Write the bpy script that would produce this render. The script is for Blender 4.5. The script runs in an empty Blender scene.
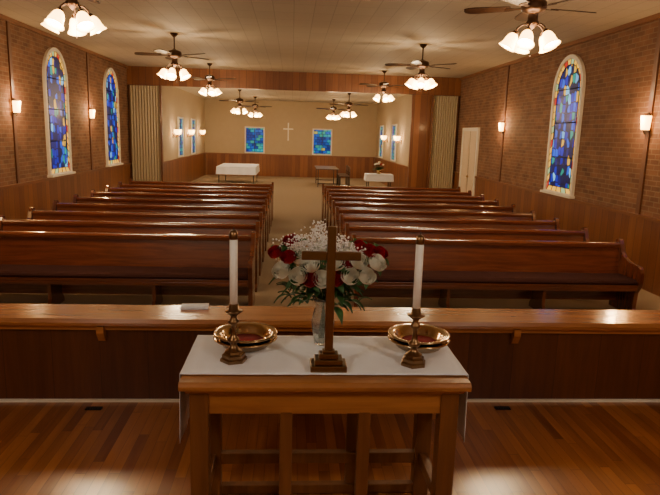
import bpy, math, random
from mathutils import Vector, Matrix
random.seed(7)
pi=math.pi
D=bpy.data; C=bpy.context
# ------------------------------------------------------------------ nodes
class NT:
    def __init__(s,name):
        s.m=D.materials.new(name); s.m.use_nodes=True; s.t=s.m.node_tree; s.n=s.t.nodes; s.l=s.t.links
        s.b=s.n['Principled BSDF']
    def node(s,typ,props=None,**inp):
        n=s.n.new(typ)
        for k,v in (props or {}).items(): setattr(n,k,v)
        for k,v in inp.items():
            s.set(n,k.replace('_',' '),v)
        return n
    def set(s,n,k,v):
        if hasattr(v,'is_linked') or hasattr(v,'links'): s.l.new(v,n.inputs[k])
        else: n.inputs[k].default_value=v
    def math(s,op,a,b=None,c=None):
        n=s.n.new('ShaderNodeMath'); n.operation=op
        for i,v in enumerate((a,b,c)):
            if v is not None: s.set(n,i,v)
        return n.outputs[0]
    def mix(s,f,a,b,mode='MIX'):
        n=s.n.new('ShaderNodeMix'); n.data_type='RGBA'; n.blend_type=mode
        s.set(n,0,f); s.set(n,6,a); s.set(n,7,b); return n.outputs[2]
    def ramp(s,f,stops,interp='LINEAR'):
        n=s.n.new('ShaderNodeValToRGB'); n.color_ramp.interpolation=interp
        e=n.color_ramp.elements
        while len(e)<len(stops): e.new(0.5)
        for i,(p,c) in enumerate(stops): e[i].position=p; e[i].color=c if len(c)==4 else (*c,1)
        s.l.new(f,n.inputs[0]); return n.outputs[0]
    def xyz(s):
        tc=s.n.new('ShaderNodeTexCoord'); sp=s.n.new('ShaderNodeSeparateXYZ'); s.l.new(tc.outputs['Object'],sp.inputs[0])
        return tc.outputs['Object'],sp.outputs
    def comb(s,x,y,z=0.0):
        n=s.n.new('ShaderNodeCombineXYZ')
        for i,v in enumerate((x,y,z)): s.set(n,i,v)
        return n.outputs[0]
    def bump(s,h,strength=.3,dist=.01):
        n=s.n.new('ShaderNodeBump'); n.inputs['Strength'].default_value=strength; n.inputs['Distance'].default_value=dist
        s.l.new(h,n.inputs['Height']); s.l.new(n.outputs[0],s.b.inputs['Normal'])
def c4(c): return (c[0],c[1],c[2],1)
def simple(name,col,rough=.5,metal=0,coat=0,emit=None,es=0,noise=0,nscale=20,spec=None):
    t=NT(name); b=t.b
    b.inputs['Base Color'].default_value=c4(col); b.inputs['Roughness'].default_value=rough; b.inputs['Metallic'].default_value=metal
    b.inputs['Coat Weight'].default_value=coat
    if spec is not None: b.inputs['Specular IOR Level'].default_value=spec
    if emit: b.inputs['Emission Color'].default_value=c4(emit); b.inputs['Emission Strength'].default_value=es
    o,_=t.xyz(); nz=t.node('ShaderNodeTexNoise',None,Vector=o,Scale=nscale)
    k=noise if noise else .06
    t.l.new(t.mix(nz.outputs[0],c4([x*(1-k) for x in col]),c4([min(1,x*(1+k)) for x in col])),b.inputs['Base Color'])
    return t.m
def wood(name,c1,c2,along='X',rough=.35,coat=.2,scale=1.0,across=None,width=0,groove=.03,seg=0,gdark=.35,vary=.5,bump=.15,crough=.12):
    t=NT(name); o,s=t.xyz(); ax={'X':s[0],'Y':s[1],'Z':s[2]}
    sc=[14*scale]*3; sc['XYZ'.index(along)]=1.1*scale
    mp=t.node('ShaderNodeMapping',None,Vector=o,Scale=sc)
    vec=mp.outputs[0]; rnd=None
    if across:
        q=t.math('DIVIDE',ax[across],width); idx=t.math('FLOOR',q); fr=t.math('FRACT',q)
        wn=t.node('ShaderNodeTexWhiteNoise',{'noise_dimensions':'1D'},W=idx); rnd=wn.outputs[0]
        edge=t.math('LESS_THAN',t.math('MINIMUM',fr,t.math('SUBTRACT',1.0,fr)),groove)
        if seg:
            q2=t.math('ADD',t.math('DIVIDE',ax[along],seg),t.math('MULTIPLY',rnd,7.3)); id2=t.math('FLOOR',q2); f2=t.math('FRACT',q2)
            wn2=t.node('ShaderNodeTexWhiteNoise',{'noise_dimensions':'2D'},Vector=t.comb(idx,id2)); rnd=wn2.outputs[0]
            edge=t.math('MAXIMUM',edge,t.math('LESS_THAN',f2,.004))
        off=t.comb(t.math('MULTIPLY',rnd,31.0),t.math('MULTIPLY',rnd,17.0),t.math('MULTIPLY',rnd,9.0))
        va=t.node('ShaderNodeVectorMath',{'operation':'ADD'}); t.l.new(vec,va.inputs[0]); t.l.new(off,va.inputs[1]); vec=va.outputs[0]
    n1=t.node('ShaderNodeTexNoise',None,Vector=vec,Scale=1.6,Detail=6.0,Roughness=.6,Distortion=.6)
    f=n1.outputs[0]
    if rnd: f=t.math('ADD',t.math('MULTIPLY',f,1-vary),t.math('MULTIPLY',rnd,vary))
    col=t.ramp(f,[(.28,c1),(.72,c2)])
    if across: col=t.mix(t.math('MULTIPLY',edge,1-gdark),col,c4([x*.25 for x in c1]))
    t.l.new(col,t.b.inputs['Base Color'])
    t.b.inputs['Roughness'].default_value=rough; t.b.inputs['Coat Weight'].default_value=coat; t.b.inputs['Coat Roughness'].default_value=crough
    h=n1.outputs[0]
    if across: h=t.math('SUBTRACT',t.math('MULTIPLY',h,.3),edge)
    t.bump(h,bump,.004)
    return t.m
def brickmat(name,h='Y',c1=(.24,.10,.050),c2=(.12,.045,.025),mort=(.28,.19,.125)):
    t=NT(name); o,s=t.xyz(); hh=s['XYZ'.index(h)]
    v=t.comb(hh,s[2])
    br=t.node('ShaderNodeTexBrick',None,Vector=v,Scale=1.0,Color1=c4(c1),Color2=c4(c2),Mortar=c4(mort))
    for k,x in (('Mortar Size',.007),('Mortar Smooth',.1),('Brick Width',.215),('Row Height',.075),('Bias',-.1)): br.inputs[k].default_value=x
    nz=t.node('ShaderNodeTexNoise',None,Vector=v,Scale=3.5,Detail=5.0)
    col=t.mix(.35,br.outputs['Color'],t.ramp(nz.outputs[0],[(.3,(.08,.036,.021)),(.7,(.31,.17,.095))]),'MIX')
    t.l.new(col,t.b.inputs['Base Color']); t.b.inputs['Roughness'].default_value=.85
    t.bump(t.math('SUBTRACT',1.0,br.outputs['Fac']),.5,.008)
    return t.m
def glassmat(name,h,kind,strength):
    t=NT(name); o,s=t.xyz(); hh=s['XYZ'.index(h)]
    nm=t.node('ShaderNodeTexNoise',None,Vector=o,Scale=2.2)
    if kind=='arch':
        v=t.comb(t.math('MULTIPLY',hh,9.0),t.math('MULTIPLY',s[2],6.0))
        vo=t.node('ShaderNodeTexVoronoi',{'feature':'F1','voronoi_dimensions':'2D'},Vector=v,Scale=1.0,Randomness=.6)
        ve=t.node('ShaderNodeTexVoronoi',{'feature':'DISTANCE_TO_EDGE','voronoi_dimensions':'2D'},Vector=v,Scale=1.0,Randomness=.6)
        sp=t.node('ShaderNodeSeparateColor',None,Color=vo.outputs['Color'])
        col=t.ramp(sp.outputs[0],[(0,(.0,.002,.06)),(.30,(.0,.008,.46)),(.5,(.0,.004,.16)),(.62,(.0,.09,.75)),(.74,(.0,.34,.26)),(.84,(.2,.6,1)),(.92,(.95,.5,.03))],'CONSTANT')
        lead=t.math('LESS_THAN',ve.outputs[0],.065)
    else:
        v=t.comb(hh,s[2])
        br=t.node('ShaderNodeTexBrick',None,Vector=v,Scale=1.0,Color1=(0,0,0,1),Color2=(1,1,1,1),Mortar=(0,0,0,1))
        for k,x in (('Mortar Size',.009),('Brick Width',.19),('Row Height',.13)): br.inputs[k].default_value=x
        col=t.ramp(br.outputs['Color'],[(0,(.0,.03,.25)),(.3,(.0,.10,.5)),(.55,(.0,.36,.42)),(.8,(.03,.42,.28)),(.95,(.6,.5,.08))],'CONSTANT')
        lead=br.outputs['Fac']
    t.l.new(t.mix(lead,col,(.003,.003,.004,1)),t.b.inputs['Emission Color'])
    t.l.new(t.math('MULTIPLY',t.math('ADD',nm.outputs[0],.4),strength),t.b.inputs['Emission Strength'])  # daylight behind the panes is put in as emission
    t.b.inputs['Base Color'].default_value=(.005,.008,.02,1); t.b.inputs['Roughness'].default_value=.35; t.b.inputs['Specular IOR Level'].default_value=.25
    return t.m
# ------------------------------------------------------------------ mesh builder
class MB:
    def __init__(s): s.v=[];s.f=[];s.m=[];s.s=[];s.M=Matrix.Identity(4)
    def add(s,vs,fs,m=0,smooth=False):
        o=len(s.v); s.v+= [tuple(s.M@Vector(p)) for p in vs]
        for f in fs: s.f.append(tuple(o+i for i in f)); s.m.append(m); s.s.append(smooth)
    def box(s,x0,x1,y0,y1,z0,z1,m=0):
        vs=[(x,y,z) for z in(z0,z1) for y in(y0,y1) for x in(x0,x1)]
        s.add(vs,[(0,2,3,1),(4,5,7,6),(0,1,5,4),(2,6,7,3),(0,4,6,2),(1,3,7,5)],m)
    def prism(s,poly,axis,a,b,m=0,smooth=False):
        n=len(poly)
        def P(p,t):
            if axis=='X': return (t,p[0],p[1])
            if axis=='Y': return (p[0],t,p[1])
            return (p[0],p[1],t)
        vs=[P(p,a) for p in poly]+[P(p,b) for p in poly]
        s.add(vs,[tuple(range(n))[::-1],tuple(range(n,2*n))],m)
        s.add(vs,[(i,(i+1)%n,n+(i+1)%n,n+i) for i in range(n)],m,smooth)
    def lathe(s,prof,seg=24,m=0,c=(0,0,0),smooth=True,rot=0):
        vs=[];fs=[]
        for r,z in prof:
            for i in range(seg):
                a=2*pi*i/seg+rot; vs.append((c[0]+r*math.cos(a),c[1]+r*math.sin(a),c[2]+z))
        for j in range(len(prof)-1):
            for i in range(seg):
                k=(i+1)%seg; fs.append((j*seg+i,j*seg+k,(j+1)*seg+k,(j+1)*seg+i))
        s.add(vs,fs,m,smooth)
    def tube(s,pts,rad,seg=8,m=0):
        pts=[Vector(p) for p in pts]; vs=[];fs=[]
        rr=rad if isinstance(rad,(list,tuple)) else [rad]*len(pts)
        for i,p in enumerate(pts):
            d=(pts[min(i+1,len(pts)-1)]-pts[max(i-1,0)]).normalized()
            u=d.cross(Vector((0,0,1)) if abs(d.z)<.9 else Vector((1,0,0))).normalized(); w=d.cross(u)
            for k in range(seg):
                a=2*pi*k/seg; vs.append(tuple(p+rr[i]*(math.cos(a)*u+math.sin(a)*w)))
        for j in range(len(pts)-1):
            for k in range(seg):
                q=(k+1)%seg; fs.append((j*seg+k,j*seg+q,(j+1)*seg+q,(j+1)*seg+k))
        fs.append(tuple(range(seg))[::-1]); fs.append(tuple((len(pts)-1)*seg+k for k in range(seg)))
        s.add(vs,fs,m,True)
    def ball(s,c,r,m=0,seg=8,sz=1):
        n=max(4,seg//2)
        s.lathe([(max(1e-4,r*math.sin(pi*j/n)),-r*sz*math.cos(pi*j/n)) for j in range(n+1)],seg,m,c)
    def grid(s,fn,nu,nv,m=0,smooth=True):
        vs=[fn(i/nu,j/nv) for j in range(nv+1) for i in range(nu+1)]
        fs=[(j*(nu+1)+i,j*(nu+1)+i+1,(j+1)*(nu+1)+i+1,(j+1)*(nu+1)+i) for j in range(nv) for i in range(nu)]
        s.add(vs,fs,m,smooth)
    def mesh(s,name,mats):
        me=D.meshes.new(name); me.from_pydata(s.v,[],s.f)
        for m in mats: me.materials.append(m)
        me.polygons.foreach_set('material_index',s.m); me.polygons.foreach_set('use_smooth',s.s)
        me.update(); return me
    def obj(s,name,mats,parent=None,loc=(0,0,0),bevel=0,rotz=0):
        return put(name,s.mesh(name,mats),parent,loc,bevel,rotz)
def put(name,me,parent=None,loc=(0,0,0),bevel=0,rotz=0):
    o=D.objects.new(name,me); C.scene.collection.objects.link(o); o.location=loc; o.rotation_euler=(0,0,rotz)
    if parent: o.parent=parent
    if bevel:
        b=o.modifiers.new('bevel','BEVEL'); b.width=bevel; b.segments=2; b.limit_method='ANGLE'; b.angle_limit=.7
    return o
def empty(name,loc=(0,0,0)):
    o=D.objects.new(name,None); o.empty_display_size=.1; C.scene.collection.objects.link(o); o.location=loc; return o
LAMPC=(1,.79,.50)
def lamp(name,loc,power,col=LAMPC,r=.08,parent=None):
    l=D.lights.new(name,'POINT'); l.energy=power; l.color=col; l.shadow_soft_size=r
    o=D.objects.new(name,l); C.scene.collection.objects.link(o); o.location=loc
    if parent: o.parent=parent
    return o
# ------------------------------------------------------------------ materials
M_brick=brickmat('brick_wall')
M_wain=wood('wainscot_wood',(.155,.048,.016),(.27,.098,.033),'Z',.4,.15,1,'Y',.20,.03,vary=.4)
M_wainX=wood('wainscot_wood_x',(.155,.048,.016),(.27,.098,.033),'Z',.4,.15,1,'X',.20,.03,vary=.4)
M_trimw=wood('trim_wood',(.15,.05,.018),(.27,.10,.035),'Y',.35,.3)
M_trimx=wood('trim_wood_x',(.15,.05,.018),(.27,.10,.035),'X',.35,.3)
M_trimz=wood('trim_wood_z',(.10,.034,.014),(.18,.065,.026),'Z',.4,.2)
M_pew=wood('pew_wood',(.095,.020,.009),(.205,.052,.020),'X',.24,.75)
M_pewend=wood('pew_end_wood',(.085,.019,.008),(.17,.044,.017),'Z',.26,.6)
M_cush=simple('pew_cushion_fabric',(.042,.015,.013),.95,noise=.25,nscale=60,spec=.1)
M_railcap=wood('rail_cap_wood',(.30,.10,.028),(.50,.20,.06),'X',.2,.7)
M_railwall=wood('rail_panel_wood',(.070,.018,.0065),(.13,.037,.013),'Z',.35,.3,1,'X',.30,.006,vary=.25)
M_floor=wood('hardwood_floor',(.20,.054,.011),(.46,.17,.04),'Y',.3,.4,.8,'X',.057,.02,seg=.9,vary=.38,bump=.08,crough=.20)
M_table=wood('oak_table_wood',(.23,.080,.022),(.42,.17,.05),'X',.32,.35)
M_tablez=wood('oak_leg_wood',(.11,.037,.012),(.20,.075,.023),'Z',.35,.3)
M_carpet=simple('carpet',(.27,.195,.125),.95,noise=.18,nscale=180)
M_cream=simple('cream_wall',(.46,.36,.235),.8,noise=.05,nscale=4)
M_white=simple('white_trim',(.80,.75,.65),.5)
M_cloth=simple('white_cloth',(.84,.87,.95),.85,noise=.04,nscale=9)
M_curt=simple('accordion_vinyl',(.46,.385,.265),.6)
M_brass=simple('brass',(.50,.34,.15),.24,1,noise=.15)
M_dbrass=simple('antique_brass',(.24,.145,.075),.28,1,noise=.2)
M_gbrass=simple('polished_brass_plate',(.60,.42,.24),.16,1)
M_candle=simple('candle_wax',(.92,.90,.85),.45)
M_felt=simple('red_felt',(.28,.02,.02),.95)
M_fanw=wood('fan_blade_wood',(.022,.010,.006),(.05,.022,.011),'X',.45,.1)
M_bronze=simple('fan_bronze',(.07,.035,.02),.35,.8)
M_shade=simple('frosted_shade_glow',(.9,.75,.5),.4,emit=(1,.50,.13),es=14)
M_bulb=simple('bulb_glow',(1,.95,.85),.4,emit=(1,.85,.58),es=110)
M_sconce=simple('sconce_glow',(.9,.7,.45),.4,emit=(1,.47,.11),es=16)
M_green=simple('leaf_green',(.03,.10,.025),.5,noise=.4,nscale=25)
M_wrose=simple('white_rose_petal',(.93,.94,.86),.6)
M_rrose=simple('red_rose_petal',(.40,.006,.026),.55)
M_breath=simple('babys_breath_petal',(.95,.94,.96),.8)
M_black=simple('black_metal',(.015,.013,.012),.4,.3)
M_lead=simple('window_lead',(.01,.01,.012),.5)
M_dtab=wood('dark_table_wood',(.06,.03,.02),(.12,.06,.035),'Y',.4,.2)
M_amber=simple('amber_glass',(.3,.15,.02),.2,emit=(1,.5,.05),es=1.2)  # amber, red and pale border panes: backlight built into the colour as glow
M_redg=simple('red_glass',(.3,.02,.02),.2,emit=(.75,.03,.02),es=.8)
M_paleg=simple('pale_glass',(.2,.25,.1),.2,emit=(.55,.75,.35),es=.8)
M_glassY=glassmat('stained_glass_arch','Y','arch',1.25)
M_glassBY=glassmat('stained_glass_small_side','Y','grid',1.2)
M_glassBX=glassmat('stained_glass_small_back','X','grid',1.0)
M_vase=NT('vase_glass'); b=M_vase.b; b.inputs['Transmission Weight'].default_value=.9; b.inputs['Roughness'].default_value=.06; b.inputs['Base Color'].default_value=(.85,.9,.88,1); M_vase=M_vase.m
t=NT('ceiling_tile'); o,s=t.xyz()
br=t.node('ShaderNodeTexBrick',{'offset':0.0},Vector=t.comb(s[0],s[1]),Scale=1.0,Color1=(.55,.48,.375,1),Color2=(.51,.445,.35,1),Mortar=(.39,.335,.26,1))
for k,x in (('Mortar Size',.006),('Brick Width',.305),('Row Height',.61)): br.inputs[k].default_value=x
nz=t.node('ShaderNodeTexNoise',None,Vector=o,Scale=90.0)
t.l.new(br.outputs['Color'],t.b.inputs['Base Color']); t.b.inputs['Roughness'].default_value=.75; t.bump(nz.outputs[0],.25,.005)
M_ceil=t.m
# ------------------------------------------------------------------ dimensions
XL,XR=-4.95,5.2; YF,YN,YB=-2.5,18.9,29.5; ZC,ZB=3.92,3.58; BL,BR=-4.15,4.1; ZP=.35; WZ=1.06
def boxobj(name,mat,*a,bevel=0):
    b=MB(); b.box(*a); return b.obj(name,[mat],bevel=bevel)
boxobj('floor',M_carpet,XL-.15,XR+.15,YF,YB+.15,-.1,0)
boxobj('platform_floor',M_floor,XL,XR,YF,3.80,.001,ZP)
boxobj('ceiling',M_ceil,XL-.15,XR+.15,YF-.15,YN+.2,ZC,ZC+.1)
boxobj('ceiling_rear',M_ceil,XL-.15,XR+.15,YN+.2,YB+.15,ZB,ZB+.1)
def wall(name,mats,main,extra):
    b=MB(); b.box(*main,0)
    for e,m in extra: b.box(*e,m)
    b.obj(name,mats)
wall('wall_left',[M_brick,M_wain,M_trimw],(XL-.15,XL,YF,YN+.1,0,ZC),[((XL,XL+.03,YF,YN,0,WZ-.05),1),((XL,XL+.06,YF,YN,WZ-.05,WZ),2)])
wall('wall_right',[M_brick,M_wain,M_trimw],(XR,XR+.15,YF,YN+.1,0,ZC),
  [((XR-.03,XR,a,c,0,WZ-.05),1) for a,c in ((YF,16.65),(18.2,YN))]+[((XR-.06,XR,a,c,WZ-.05,WZ),2) for a,c in ((YF,16.65),(18.2,YN))])
boxobj('wall_front',M_cream,XL,XR,YF-.15,YF,0,ZC)
wall('wall_rear_left',[M_cream,M_wain,M_trimw],(BL-.15,BL,YN+.2,YB,0,ZB),[((BL,BL+.03,YN+.2,YB,0,WZ-.05),1),((BL,BL+.05,YN+.2,YB,WZ-.05,WZ),2)])
wall('wall_rear_right',[M_cream,M_wain,M_trimw],(BR,BR+.15,YN+.2,YB,0,ZB),[((BR-.03,BR,YN+.2,YB,0,WZ-.05),1),((BR-.05,BR,YN+.2,YB,WZ-.05,WZ),2)])
wall('wall_back',[M_cream,M_wainX,M_trimx],(BL-.15,BR+.15,YB,YB+.15,0,ZB),[((BL+.05,BR-.05,YB-.03,YB,0,WZ-.05),1),((BL+.05,BR-.05,YB-.05,YB,WZ-.05,WZ),2)])
boxobj('wall_stub_left',M_wainX,XL,BL,YN+.1,YN+.19,0,3.38)
boxobj('wall_stub_right',M_wainX,3.72,XR,YN+.1,YN+.19,0,3.38)
boxobj('wall_header',M_wainX,XL,XR,YN,YN+.2,3.38,ZC)
for nm,x0,x1 in (('trim_1',XL,XL+.05),('trim_2',XR-.05,XR)): boxobj(nm,M_trimw,x0,x1,YF,YN,ZC-.07,ZC)
k=3
for x0,x1,ys in ((XL,XL+.025,(7.1,11.25,15.35)),(XR-.025,XR,(4.6,8.62,14.75))):
    for y in ys:
        boxobj('trim_%d'%k,M_trimz,x0,x1,y-.05,y+.05,WZ,ZC-.07); k+=1
def accordion(x0,x1,name):
    b=MB(); n=22; t_=.012
    pts=[(x0+(x1-x0)*i/n,YN-.05-(.055 if i%2 else 0)) for i in range(n+1)]
    for i in range(n):
        (xa,ya),(xb,yb)=pts[i],pts[i+1]
        b.prism([(xa,ya),(xb,yb),(xb,yb+t_),(xa,ya+t_)],'Z',.02,3.36)
    b.box(x1-.02 if x1<0 else x0-.02,x1+.03 if x1<0 else x0+.03,YN-.15,YN-.02,.02,3.37,1)
    b.obj(name,[M_curt,M_trimz])
accordion(XL+.08,-3.95,'accordion_partition'); accordion(4.32,XR-.08,'accordion_partition')
# ------------------------------------------------------------------ arched windows
def arch(hw,z0,zs,d,n=20):
    r=hw-d
    p=[(-r,z0+d),(-r,z0+.5*(zs-z0)),(-r,zs)]
    p+=[(-r*math.cos(pi*i/n),zs+r*math.sin(pi*i/n)) for i in range(1,n)]
    p+=[(r,zs),(r,z0+.5*(zs-z0)),(r,z0+d)]
    return p
def arch_window(name,X0,sgn,yc,hw=.54,z0=1.14,ztop=3.60):
    zs=ztop-hw; b=MB()
    def P(p,off): return (X0+sgn*off,yc+p[0],p[1])
    lev=[(-.085,0),(-.085,.055),(-.01,.055),(-.01,.02)]
    L=[[P(p,o) for p in arch(hw,z0,zs,d)] for d,o in lev]; n=len(L[0])
    for A,B in zip(L,L[1:]): b.add(A+B,[(i,(i+1)%n,n+(i+1)%n,n+i) for i in range(n)],0)
    def dense(d):
        out=[]; r=hw-d; K=14
        out+=[(-r,z0+d+(zs-z0-d)*i/K) for i in range(K)]
        out+=[(-r*math.cos(pi*i/12),zs+r*math.sin(pi*i/12)) for i in range(13)]
        out+=[(r,zs-(zs-z0-d)*i/K) for i in range(1,K+1)]
        out+=[(r-2*r*i/5,z0+d) for i in range(1,5)]
        return out
    A=dense(-.01);B=dense(.085); m=len(A)
    for i in range(m):
        j=(i+1)%m
        b.add([P(A[i],.02),P(A[j],.02),P(B[j],.02),P(B[i],.02)],[(0,1,2,3)],[1,3,1,2,1,1][i%6])
        b.tube([P(A[i],.024),P(B[i],.024)],.007,4,4)
    b.add([P(p,.02) for p in B],[tuple(range(m))],5)
    for i in range(m): b.tube([P(B[i],.024),P(B[(i+1)%m],.024)],.008,4,4)
    for zz in (z0+.65,z0+1.3,zs): b.tube([P((-hw+.09,zz),.028),P((hw-.09,zz),.028)],.010,4,4)
    x0,x1=sorted((X0,X0+sgn*.11)); b.box(x0,x1,yc-hw-.12,yc+hw+.12,z0-.12+.045,z0-.075+.045,0)
    b.obj(name,[M_white,M_amber,M_redg,M_paleg,M_lead,M_glassY])
arch_window('window_1',XL,1,13.25); arch_window('window_2',XL,1,17.15)
arch_window('window_3',XR,-1,11.35); arch_window('window_4',XL,1,9.3)
arch_window('window_5',XR,-1,6.7)
def rect_window(name,axis,P0,c,hw,z0,z1,sgn,mat):
    b=MB()
    def bx(a0,a1,za,zb,o0,o1,m):
        lo,hi=sorted((P0+sgn*o0,P0+sgn*o1))
        if axis=='X': b.box(c+a0,c+a1,lo,hi,za,zb,m)
        else: b.box(lo,hi,c+a0,c+a1,za,zb,m)
    bx(-hw,hw,z0,z1,0,.02,1)
    f=.06
    bx(-hw-f,-hw,z0-f,z1+f,0,.05,0); bx(hw,hw+f,z0-f,z1+f,0,.05,0); bx(-hw,hw,z1,z1+f,0,.05,0); bx(-hw,hw,z0-f,z0,0,.06,0)
    bx(-.012,.012,z0,z1,.02,.035,2)
    for q in (1/3,2/3): bx(-hw,hw,z0+q*(z1-z0)-.01,z0+q*(z1-z0)+.01,.02,.034,2)
    b.obj(name,[M_white,mat,M_lead])
rect_window('window_6','X',YB,-1.78,.42,1.14,2.28,-1,M_glassBX)
rect_window('window_7','X',YB,1.47,.42,1.14,2.28,-1,M_glassBX)
for i,(x,sg,y) in enumerate(((BL,1,23.0),(BL,1,25.9),(BR,-1,24.2),(BR,-1,27.6))):
    rect_window('window_%d'%(8+i),'Y',x,y,.42,1.16,2.5,sg,M_glassBY)
# ------------------------------------------------------------------ door right
b=MB()
y0,y1=16.75,18.1; zt=2.30
b.box(XR-.03,XR-.001,y0,y1,0.02,zt,1)
for a,c_ in ((y0-.1,y0),(y1,y1+.1)): b.box(XR-.06,XR-.001,a,c_,0,zt+.1,0)
b.box(XR-.06,XR-.001,y0,y1,zt,zt+.1,0)
for ya in (y0+.1,y0+.76):
    for za,zb in ((.2,.95),(1.1,2.1)): b.box(XR-.045,XR-.03,ya,ya+.48,za,zb,1)
b.box(XR-.036,XR-.03,(y0+y1)/2-.006,(y0+y1)/2+.006,.02,zt,3)
b.ball((XR-.07,(y0+y1)/2-.08,1.0),.035,2,12)
b.obj('door_1',[M_white,simple('door_paint',(.72,.58,.42),.5),M_brass,M_black])
# ------------------------------------------------------------------ pews
def pew_mesh(L):
    b=MB(); e=.05
    b.box(e,L-e,.0,.46,.375,.41,0)
    b.box(e,L-e,.0,.025,.33,.375,0)
    cs=[(.005,.411),(.44,.411),(.445,.44),(.42,.462),(.05,.468),(.012,.455),(-.006,.432)]
    b.prism(cs,'X',e+.01,L-e-.01,2)
    b.prism([(.44,.30),(.53,.80),(.556,.80),(.466,.30)],'X',e,L-e,0)
    b.prism([(.505,.775),(.502,.815),(.515,.838),(.555,.843),(.588,.83),(.590,.80),(.575,.775)],'X',e,L-e,0)
    b.box(e,L-e,.44,.465,.1,.31,0)
    b.box(.5,L-.5,.60,.615,.50,.60,0); b.box(.5,L-.5,.50,.615,.49,.505,0)
    prof=[(.03,0),(.03,.06),(.07,.10),(.055,.30),(.0,.38),(-.02,.44),(-.02,.56),(.0,.605),(.04,.63),(.10,.635),(.26,.645),(.38,.68),(.45,.74),(.49,.83),(.52,.878),(.565,.89),(.605,.87),(.615,.83),(.60,.72),(.56,.45),(.53,.25),(.54,.10),(.60,.06),(.60,0)]
    for x0,x1 in ((0,e),(L-e,L)):
        b.prism(prof,'X',x0,x1,1)
    for x in (L*.33,L*.67):
        b.prism([(.06,0),(.06,.05),(.12,.12),(.10,.33),(.44,.33),(.44,.12),(.5,.05),(.5,0)],'X',x-.02,x+.02,1)
    return b.mesh('pew_mesh',[M_pew,M_pewend,M_cush])
PL=3.49; pm=pew_mesh(PL)
for i in range(9):
    y=6.8+.95*i
    put('pew',pm,None,(-3.92,y,0),.006); put('pew',pm,None,(.77,y,0),.006)
# ------------------------------------------------------------------ rail wall
b=MB()
b.box(XL+.03,XR-.03,3.73,3.86,ZP,.875,0); b.box(XL+.03,XR-.03,3.80,3.86,0,ZP,0)
b.prism([(3.66,.885),(3.655,.905),(3.665,.93),(3.98,.93),(3.995,.905),(3.98,.88),(3.70,.875)],'X',XL+.03,XR-.03,1)
b.box(XL+.03,XR-.03,3.70,3.73,.845,.875,1)
for x in (-3.9,-1.18,1.50,4.2): b.prism([(3.73,.76),(3.71,.77),(3.675,.83),(3.675,.874),(3.73,.874)],'X',x-.022,x+.022,1)
b.box(XL+.03,XR-.03,3.715,3.73,ZP,ZP+.018,2)
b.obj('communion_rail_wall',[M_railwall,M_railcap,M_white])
b=MB(); b.box(-.09,.09,-.04,.04,0,.012,0); b.box(-.088,.092,-.035,.045,.012,.018,0); b.obj('church_bulletin',[M_cloth],None,(-.63,3.92,.931),rotz=.08)
for x,y in ((-1.22,3.62),(1.42,3.62)):
    b=MB(); b.box(-.05,.05,-.02,.02,0,.006,0)
    for k in range(6): b.box(-.045+.016*k,-.037+.016*k,-.016,.016,.006,.009,0)
    b.obj('floor_register',[M_black],None,(x,y,ZP+.001))
# ------------------------------------------------------------------ communion table
tx0,tx1,ty0,ty1=-.425,.738,2.225,2.775; TZ=ZP+.78
T=empty('communion_table',((tx0+tx1)/2,(ty0+ty1)/2,ZP)); W=(tx1-tx0)/2; H=(ty1-ty0)/2
b=MB()
b.prism([(-H,.745),(-H-.004,.765),(-H+.008,.78),(H-.008,.78),(H+.004,.765),(H,.745)],'X',-W,W,0)
b.box(-W+.02,W-.02,-H+.02,H-.02,.728,.746,0)
b.obj('top',[M_table],T,bevel=.004)
b=MB(); a=.045
b.box(-W+a,W-a,-H+a,-H+a+.025,.63,.728,0); b.box(-W+a,W-a,H-a-.025,H-a,.63,.728,0)
b.box(-W+a,-W+a+.025,-H+a,H-a,.63,.728,0); b.box(W-a-.025,W-a,-H+a,H-a,.63,.728,0)
b.obj('apron',[M_table],T,bevel=.003)
b=MB(); lw=.075
for sx in (-1,1):
    for sy in (-1,1):
        cx=sx*(W-.035-lw/2); cy=sy*(H-.035-lw/2)
        b.box(cx-lw/2,cx+lw/2,cy-lw/2,cy+lw/2,0.0,.729,0)
    for sy in (-1,1):
        cx=sx*.16; cy=sy*(H-.035-.03)
        b.box(cx-.026,cx+.026,cy-.02,cy+.02,.04,.64,0)
    b.box(sx*(W-.07)-.02,sx*(W-.07)+.02,-H+.1,H-.1,.17,.23,0)
b.obj('legs',[M_tablez],T,bevel=.004)
b=MB()
b.box(-W+.1,W-.1,H-.10,H-.06,.17,.225,0); b.box(-W+.1,W-.1,-.02+H-.08,H-.06,.01,.055,0)
b.box(-W+.1,W-.1,-H+.05,-H+.08,.01,.055,0)
b.obj('stretchers',[M_tablez],T,bevel=.003)
b=MB()
pts=[]; hang=.30
for k in range(9): pts.append((-W-.007,TZ-ZP+.006-hang*(1-k/8),1-k/8))
for k in range(1,24): pts.append((-W-.007+(2*W+.014)*k/24,TZ-ZP+.006,0))
for k in range(9): pts.append((W+.007,TZ-ZP+.006-hang*k/8,k/8))
n=len(pts)-1
def cf(u,v):
    x,z,h=pts[round(u*n)]; y=-H+.075+(2*H-.075)*v
    s_=-1 if x<0 else 1
    return (x+s_*h*(.0005+.003*(1+math.sin(v*17))),y,z+.0007*math.sin(x*60+y*40)*(1-h))
b.grid(cf,n,24,0)
o=b.obj('table_runner_cloth',[M_cloth],T); sm=o.modifiers.new('t','SOLIDIFY'); sm.thickness=.002; sm.offset=1
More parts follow.
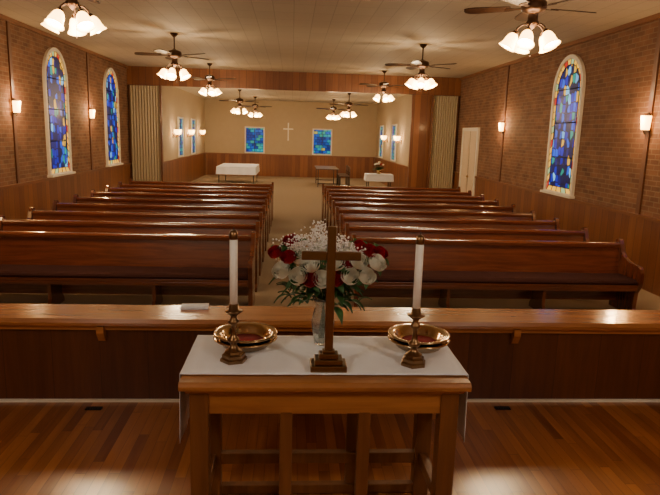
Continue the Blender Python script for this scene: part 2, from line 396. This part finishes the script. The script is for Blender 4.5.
# ------------------------------------------------------------------ candlesticks
def candlestick(x,y):
    e=empty('candlestick',(x,y,TZ+.0085))
    b=MB()
    b.lathe([(0.001,0),(.058,0),(.058,.012),(.050,.018),(.050,.030),(.040,.036),(.036,.046)],6,0,smooth=False,rot=.26)
    b.lathe([(.036,.046),(.022,.056),(.015,.066),(.013,.075),(.022,.083),(.026,.092),(.022,.101),(.013,.108),(.011,.125),(.010,.15),(.013,.160),(.021,.166),(.024,.174),(.018,.182),(.012,.188),(.014,.20),(.030,.212),(.038,.218),(.038,.222),(.022,.224),(.020,.250),(.014,.252)],24,0)
    b.obj('stick',[M_dbrass],e)
    b=MB(); b.lathe([(.001,.225),(.0165,.225),(.0165,.545),(.001,.546)],24,0); b.obj('candle',[M_candle],e)
    b=MB(); b.lathe([(.0172,.525),(.0182,.527),(.0178,.552),(.010,.562),(.004,.565),(.003,.563)],24,0); b.tube([(0,0,.56),(0.001,0,.578)],.0015,5,1); b.obj('follower_and_wick',[M_dbrass,M_black],e)
candlestick(-.232,2.45); candlestick(.537,2.415)
# ------------------------------------------------------------------ altar cross
b=MB(); w=.0175
b.box(-.075,.075,-.05,.05,0,.026); b.box(-.058,.058,-.038,.038,.026,.048); b.box(-.040,.040,-.026,.026,.048,.070); b.box(-.026,.026,-.018,.018,.070,.082)
b.box(-w,w,-.009,.009,.08,.60); b.box(-.12,-w,-.009,.009,.462,.497); b.box(w,.12,-.009,.009,.462,.497)
b.obj('altar_cross',[M_dbrass],None,(.167,2.365,TZ+.0085),bevel=.003)
# ------------------------------------------------------------------ offering plates
def plate(x,y):
    e=empty('offering_plate',(x,y,TZ+.0085)); b=MB()
    for z in (0,.022):
        b.lathe([(.001,z+.002),(.075,z+.002),(.085,z),(.098,z+.010),(.108,z+.034),(.120,z+.041),(.142,z+.045),(.145,z+.041),(.143,z+.038),(.120,z+.034),(.104,z+.005),(.090,z-.002 if z else 0),(.001,z if z==0 else z)],40,0)
    b.obj('brass_bowl',[M_gbrass],e)
    b=MB(); b.lathe([(.082,.0245),(.082,.028),(.001,.029)],32,0); b.obj('felt_pad',[M_felt],e)
plate(-.195,2.635); plate(.605,2.635)
# ------------------------------------------------------------------ flowers
F=empty('flower_bouquet_vase',(.158,2.665,TZ+.0085))
b=MB()
b.lathe([(.001,.0),(.034,.0),(.038,.004),(.040,.02),(.050,.07),(.054,.11),(.046,.15),(.036,.18),(.040,.205),(.055,.225),(.052,.225),(.037,.205),(.033,.18),(.042,.15),(.050,.11),(.046,.07),(.036,.02),(.033,.012),(.001,.012)],28,0)
b.obj('glass_vase',[M_vase],F)
def rose(b,r,m):
    for k,(n,ro,h,cu) in enumerate(((3,.24,1.02,.0),(4,.44,1.04,.03),(5,.66,.98,.08),(6,.88,.86,.16))):
        for i in range(n):
            p0=2*pi*i/n+k*.9; w=pi/n*1.45
            def fn(u,v):
                a=(u*2-1); ang=p0+a*w*(.35+.65*math.sin(pi*min(1,.15+v*.6)))
                rad=r*(ro*(.3+.85*math.sin(min(1,v*1.3)*pi*.62))+cu*max(0,v-.7)*1.4)*(1+.03*i)
                z=r*(h*1.35*v-.6-.12*v*a*a-cu*max(0,v-.8)*1.2)
                return (rad*math.cos(ang),rad*math.sin(ang),z)
            b.grid(fn,6,6,m)
def leaf(b,p,d,L,w,m):
    d=Vector(d).normalized(); u=d.cross(Vector((0,0,1))).normalized(); nn=u.cross(d)
    p=Vector(p)
    def fn(a,v):
        ww=w*math.sin(pi*min(.98,max(.02,v))**.8); s_=(a*2-1)
        return tuple(p+d*L*v+u*ww*s_+nn*(.15*L*math.sin(pi*v)+abs(s_)*w*.3)-Vector((0,0,L*.25*v*v)))
    b.grid(fn,4,6,m)
whites=[(282,269,-.12),(298,272,-.16),(320,274,-.17),(345,250,-.09),(362,271,-.15),(373,260,-.12),(299,256,-.11),(333,259,-.14),(318,251,-.07),(355,259,-.13),(346,271,-.16),(309,262,-.14)]
reds=[(290,243,-.06),(275,254,-.06),(288,256,-.13),(357,247,-.07),(367,250,-.09),(309,275,-.17),(379,254,-.05),(333,274,-.17),(345,260,-.12)]
bf=MB(); bs=MB(); nk=Vector((0,0,.20))
for lst,m in ((whites,0),(reds,1)):
    for px,py,dy in lst:
        c=Vector(((px-324)*.0045,dy,.225+(300-py)*.0047))
        d=(c-Vector((0,0,.12))).normalized(); d=(d+Vector((0,-.6,.25))).normalized()
        q=d.to_track_quat('Z','Y').to_matrix().to_4x4()
        bf.M=Matrix.Translation(c)@q@Matrix.Rotation(random.random()*6,4,'Z')
        rose(bf,.037 if m==0 else .030,m)
        base=c-d*.018
        bs.tube([tuple(nk+Vector((random.uniform(-.02,.02),random.uniform(-.02,.02),-.17))),tuple(nk),tuple((nk+base)/2+Vector((0,0,.02))),tuple(base)],.0028,5,0)
        bs.M=Matrix.Translation(base)@q; bs.lathe([(.003,-.008),(.016,.0),(.02,.012)],8,0)
        for k in range(3): # sepals / rose leaves around each bloom
            a=random.uniform(0,2*pi); leaf(bs,(.02*math.cos(a),.02*math.sin(a),.0),(math.cos(a),math.sin(a),.45),random.uniform(.045,.06),.014,0)
        bs.M=Matrix.Identity(4)
bf.obj('roses',[M_wrose,M_rrose],F)
for i in range(120):
    a=random.uniform(0,2*pi); el=random.uniform(-.1,1.1)
    r=random.uniform(.05,.14)
    p=(r*math.cos(a)*1.2,r*math.sin(a)*.7+.03,.18+random.uniform(0,.16))
    leaf(bs,p,(math.cos(a),math.sin(a),el-.4),random.uniform(.06,.10),random.uniform(.015,.024),0)
bs.obj('stems_and_leaves',[M_green],F)
bb=MB()
for i in range(52):
    x=random.uniform(-.19,.16); c=Vector((x,random.uniform(-.13,.04),.535+random.uniform(-.06,.02)-abs(x+.02)*.45))
    bb.tube([tuple(nk),tuple(c-Vector((0,0,.03)))],.001,4,1)
    for k in range(24):
        o_=Vector((random.gauss(0,.020),random.gauss(0,.017),random.gauss(0,.015))); bb.ball(tuple(c+o_),random.uniform(.003,.005),0,5)
bb.obj('babys_breath',[M_breath,M_green],F)
# ------------------------------------------------------------------ ceiling fans
SK=1.22; SO=-.66
def shade_frame(a,c,s_): return Matrix.Translation((.165*c,.165*s_,SO))@Matrix.Rotation(a,4,'Z')@Matrix.Rotation(-.5,4,'Y')@Matrix.Scale(SK,4)
def fan_parts(ns=5):
    b=MB()
    b.lathe([(.001,0),(.075,0),(.075,-.015),(.05,-.05),(.02,-.07),(.013,-.08),(.013,-.28),(.03,-.295),(.06,-.31),(.12,-.33),(.138,-.36),(.138,-.41),(.12,-.445),(.07,-.46),(.055,-.47),(.055,-.54),(.07,-.555),(.07,-.58),(.03,-.61),(.012,-.63),(.001,-.635)],24,0)
    for i in range(ns):
        a=2*pi*i/ns+.5; c,s_=math.cos(a),math.sin(a)
        b.tube([(.05*c,.05*s_,-.57),(.11*c,.11*s_,-.585),(.155*c,.155*s_,-.62),(.162*c,.162*s_,-.665)],.010,6,0)
        b.M=shade_frame(a,c,s_)
        b.lathe([(.022,.01),(.03,-.01),(.028,-.03)],12,0); b.M=Matrix.Identity(4)
    b.tube([(.03,0,-.62),(.03,0,-.90)],.002,4,0); b.ball((.03,0,-.91),.009,0,6)
    body=b.mesh('fan_motor_body',[M_bronze])
    b=MB()
    for i in range(5):
        b.M=Matrix.Rotation(2*pi*i/5+.3,4,'Z')@Matrix.Translation((0,0,-.405))@Matrix.Rotation(.21,4,'X')
        pr=[(.24,-.055),(.30,-.062),(.62,-.078),(.70,-.070),(.745,-.045),(.755,0),(.745,.045),(.70,.070),(.62,.078),(.30,.062),(.24,.055)]
        b.prism(pr,'Z',-.005,.005,0); b.prism([(.12,-.018),(.20,-.02),(.27,-.045),(.31,0),(.27,.045),(.20,.02),(.12,.018)],'Z',-.012,-.006,1)
    blades=b.mesh('fan_blades',[M_fanw,M_bronze])
    b=MB()
    for i in range(ns):
        a=2*pi*i/ns+.5; c,s_=math.cos(a),math.sin(a)
        b.M=shade_frame(a,c,s_)
        b.lathe([(.028,-.015),(.045,-.035),(.056,-.07),(.058,-.10),(.066,-.13),(.080,-.15),(.077,-.15),(.063,-.13),(.055,-.10),(.053,-.07),(.042,-.037),(.026,-.02)],18,0)
        b.ball((0,0,-.105),.040,1,12,1.3)
    shades=b.mesh('fan_shades',[M_shade,M_bulb])
    return body,blades,shades
fb,fbl,fs=fan_parts()
def fan(x,y,z,rot,power):
    e=empty('ceiling_fan',(x,y,z)); e.rotation_euler=(0,0,rot)
    put('motor_and_rod',fb,e); put('blades',fbl,e); put('glass_shades',fs,e)
    if power: lamp('fan_lamp',(0,0,-.84),power,parent=e,r=.22)
PW=76
for i,(x,y) in enumerate(((-2.30,6.75),(-2.30,12.3),(-2.30,17.4),(2.60,6.75),(2.60,12.45),(2.60,17.6))):
    fan(x,y,ZC,.37*i,PW)
for i,(x,y) in enumerate(((-1.9,22.4),(-1.6,26.6),(2.05,22.3),(1.78,26.6))): fan(x,y,ZB+.0,.5*i+.2,40)
def fill_dome(x,y,p):  # added fixture behind the camera, fills light onto table and rail
    e=empty('added_fill_dome',(x,y,ZC)); b=MB()
    b.lathe([(.001,0),(.17,0),(.17,-.03),(.155,-.035)],32,0); b.lathe([(.155,-.035),(.14,-.075),(.10,-.105),(.05,-.12),(.001,-.125)],32,1)
    b.obj('base_and_glass',[M_bronze,M_shade],e); lamp('added_fill_lamp',(0,0,-.3),p,(1,.88,.72),parent=e,r=.2)
fill_dome(-2.4,-.4,100); fill_dome(2.7,-.4,100)
# ------------------------------------------------------------------ sconces
def sconce_mesh():
    b=MB()
    b.prism([(-.06,-.14),(.06,-.14),(.06,.10),(.0,.14),(-.06,.10)],'X',0,.015,0)
    n=10
    prof=[]
    for z,r in ((-.11,.062),(-.10,.08),(.08,.10),(.095,.10)):
        prof.append([(0.015+r*math.cos(-pi/2+pi*i/n)*.95,r*math.sin(-pi/2+pi*i/n),z) for i in range(n+1)])
    for A,B in zip(prof,prof[1:]): b.add(A+B,[(i,i+1,n+2+i,n+1+i) for i in range(n)],1,True)
    b.add(prof[0],[tuple(range(n+1))],1)
    for z,r in ((-.112,.068),(.097,.104)):
        pts=[(0.015+r*math.cos(-pi/2+pi*i/n)*.95,r*math.sin(-pi/2+pi*i/n),z) for i in range(n+1)]
        b.tube(pts,.006,6,0)
    b.tube([(.05,0,-.112),(.05,0,-.15),(.02,0,-.155)],.006,6,0)
    return b.mesh('sconce_mesh',[M_bronze,M_sconce])
sm_=sconce_mesh()
def sconce(x,y,z,sgn,p=30):
    o=put('wall_sconce',sm_,None,(x,y,z),rotz=0 if sgn>0 else pi)
    lamp('sconce_lamp',(.2,0,.05),p,(1,.58,.25),.05,parent=o)
for y in (7.1,11.25,15.35): sconce(XL+.027,y,2.42,1)
for y in (4.6,8.62,14.75): sconce(XR-.027,y,2.40,-1)
def triple(x,y,z,sgn):
    b=MB(); b.prism([(-.05,-.1),(.05,-.1),(.05,.1),(-.05,.1)],'X',0,.02,0)
    for dy in (-.3,0,.3):
        b.tube([(.02,0,0),(.12,dy*.6,-.06),(.18,dy,-.02),(.18,dy,.03)],.01,6,0)
        b.lathe([(.02,.03),(.05,.06),(.075,.11),(.085,.17),(.08,.2),(.001,.2)],14,1,(.18,dy,0))
    o=b.obj('globe_wall_light',[M_brass,M_shade],None,(x,y,z),rotz=0 if sgn>0 else pi)
    lamp('globe_lamp',(.4,0,.1),16,parent=o)
for y in (21.6,24.5,27.5): triple(BL+.001,y,1.9,1)
for y in (22.6,25.9): triple(BR-.001,y,1.9,-1)
# ------------------------------------------------------------------ rear room contents
b=MB(); b.box(-.03,.03,-.025,0,-.42,.42); b.box(-.24,-.03,-.025,0,.10,.16); b.box(.03,.24,-.025,0,.10,.16)
b.obj('wall_cross',[simple('cross_wood',(.85,.80,.68),.5)],None,(-.18,YB-.001,2.15),bevel=.004)
def cloth_table(name,x,y,w,d,drop,h=.74):
    e=empty(name,(x,y,0)); b=MB(); b.box(-w/2,w/2,-d/2,d/2,h-.03,h-.003)
    for sx in (-1,1):
        for sy in (-1,1): b.tube([(sx*(w/2-.08),sy*(d/2-.08),0),(sx*(w/2-.08),sy*(d/2-.08),h-.03)],.016,8,1)
    b.obj('table_frame',[M_dtab,M_black],e)
    b=MB(); N=96; A=[];B=[]
    for i in range(N):
        q=i/N*4; sd=int(q); f=q-sd
        p=[(-1+2*f,-1),(1,-1+2*f),(1-2*f,1),(-1,1-2*f)][sd]
        rp=1+.012*math.sin(i*1.3)
        A.append((p[0]*(w/2+.006),p[1]*(d/2+.006),h)); B.append((p[0]*(w/2+.03)*rp,p[1]*(d/2+.03)*rp,h-drop))
    b.add(A,[tuple(range(N))]); b.add(A+B,[(i,(i+1)%N,N+(i+1)%N,N+i) for i in range(N)],0,True)
    b.obj('tablecloth',[M_cloth],e); return e
cloth_table('cloth_covered_table',-2.15,25.0,1.5,2.6,.3)
cloth_table('small_display_table',3.15,21.6,.95,.6,.25)
e=empty('folding_table',(1.45,25.0,0)); b=MB(); b.box(-.45,.45,-1.2,1.2,.71,.74,0)
for sx in (-1,1):
    for sy in (-1,1): b.tube([(sx*.38,sy*1.0,0),(sx*.38,sy*1.0,.71)],.016,8,1)
for sy in (-1,1): b.tube([(-.38,sy*1.0,.15),(.38,sy*1.0,.15)],.012,8,1)
b.obj('frame_and_top',[M_dtab,M_black],e)
def chair(x,y,rz):
    e=empty('metal_chair',(x,y,0)); e.rotation_euler=(0,0,rz); b=MB()
    b.box(-.2,.2,-.2,.2,.43,.46,0); b.box(-.2,.2,.19,.215,.62,.82,0)
    for sx in (-.19,.19):
        b.tube([(sx,-.18,0),(sx,-.18,.44)],.011,6,1); b.tube([(sx,.20,0),(sx,.19,.44),(sx,.21,.82)],.011,6,1)
    b.obj('frame_and_seat',[M_dtab,M_black],e)
for y in (24.3,25.0,25.7): chair(2.15,y,-pi/2)
F2=empty('potted_flower_arrangement',(3.15,21.6,.742)); b=MB()
b.lathe([(.001,0),(.06,0),(.075,.05),(.09,.12),(.085,.125),(.001,.11)],16,2)
for i in range(60):
    a=random.uniform(0,2*pi); el=random.uniform(.2,1.4); leaf(b,(0.03*math.cos(a),.03*math.sin(a),.12),(math.cos(a),math.sin(a),el),random.uniform(.14,.26),.025,1)
for i in range(26):
    a=random.uniform(0,2*pi); r=random.uniform(0,.18); c=Vector((r*math.cos(a),r*math.sin(a),.42-r*.6))
    b.M=Matrix.Translation(c); rose(b,.04,0 if i%3 else 3); b.M=Matrix.Identity(4)
    b.tube([(0,0,.1),tuple(c)],.003,4,1)
b.obj('arrangement',[M_wrose,M_green,M_brass,M_rrose],F2)
for x,y in ((-1.3,5.6),):
    b=MB(); b.box(-.3,.3,-.3,.3,-.012,0,0)
    for k in range(9): b.box(-.26,.26,-.26+.06*k,-.235+.06*k,-.02,-.012,0)
    b.obj('ceiling_vent',[M_ceil],None,(x,y,ZC))
# ------------------------------------------------------------------ world + camera
w=D.worlds.new('world'); C.scene.world=w; w.use_nodes=True
w.node_tree.nodes['Background'].inputs[0].default_value=(.8,.85,1,1); w.node_tree.nodes['Background'].inputs[1].default_value=.3
cam=D.cameras.new('camera'); co=D.objects.new('camera',cam); C.scene.collection.objects.link(co)
cam.sensor_width=36; cam.lens=600/660*36; cam.clip_start=.05; cam.clip_end=100
ps,th,ro=math.radians(3.88),math.radians(10.7),math.radians(1.7)
fw=Vector((math.sin(ps)*math.cos(th),math.cos(ps)*math.cos(th),-math.sin(th)))
r0=Vector((math.cos(ps),-math.sin(ps),0)); u0=r0.cross(fw)
r=r0*math.cos(ro)+u0*math.sin(ro); u=u0*math.cos(ro)-r0*math.sin(ro)
Mx=Matrix((r,u,-fw)).transposed().to_4x4(); Mx.translation=(0,0,2.1)
co.matrix_world=Mx
C.scene.camera=co
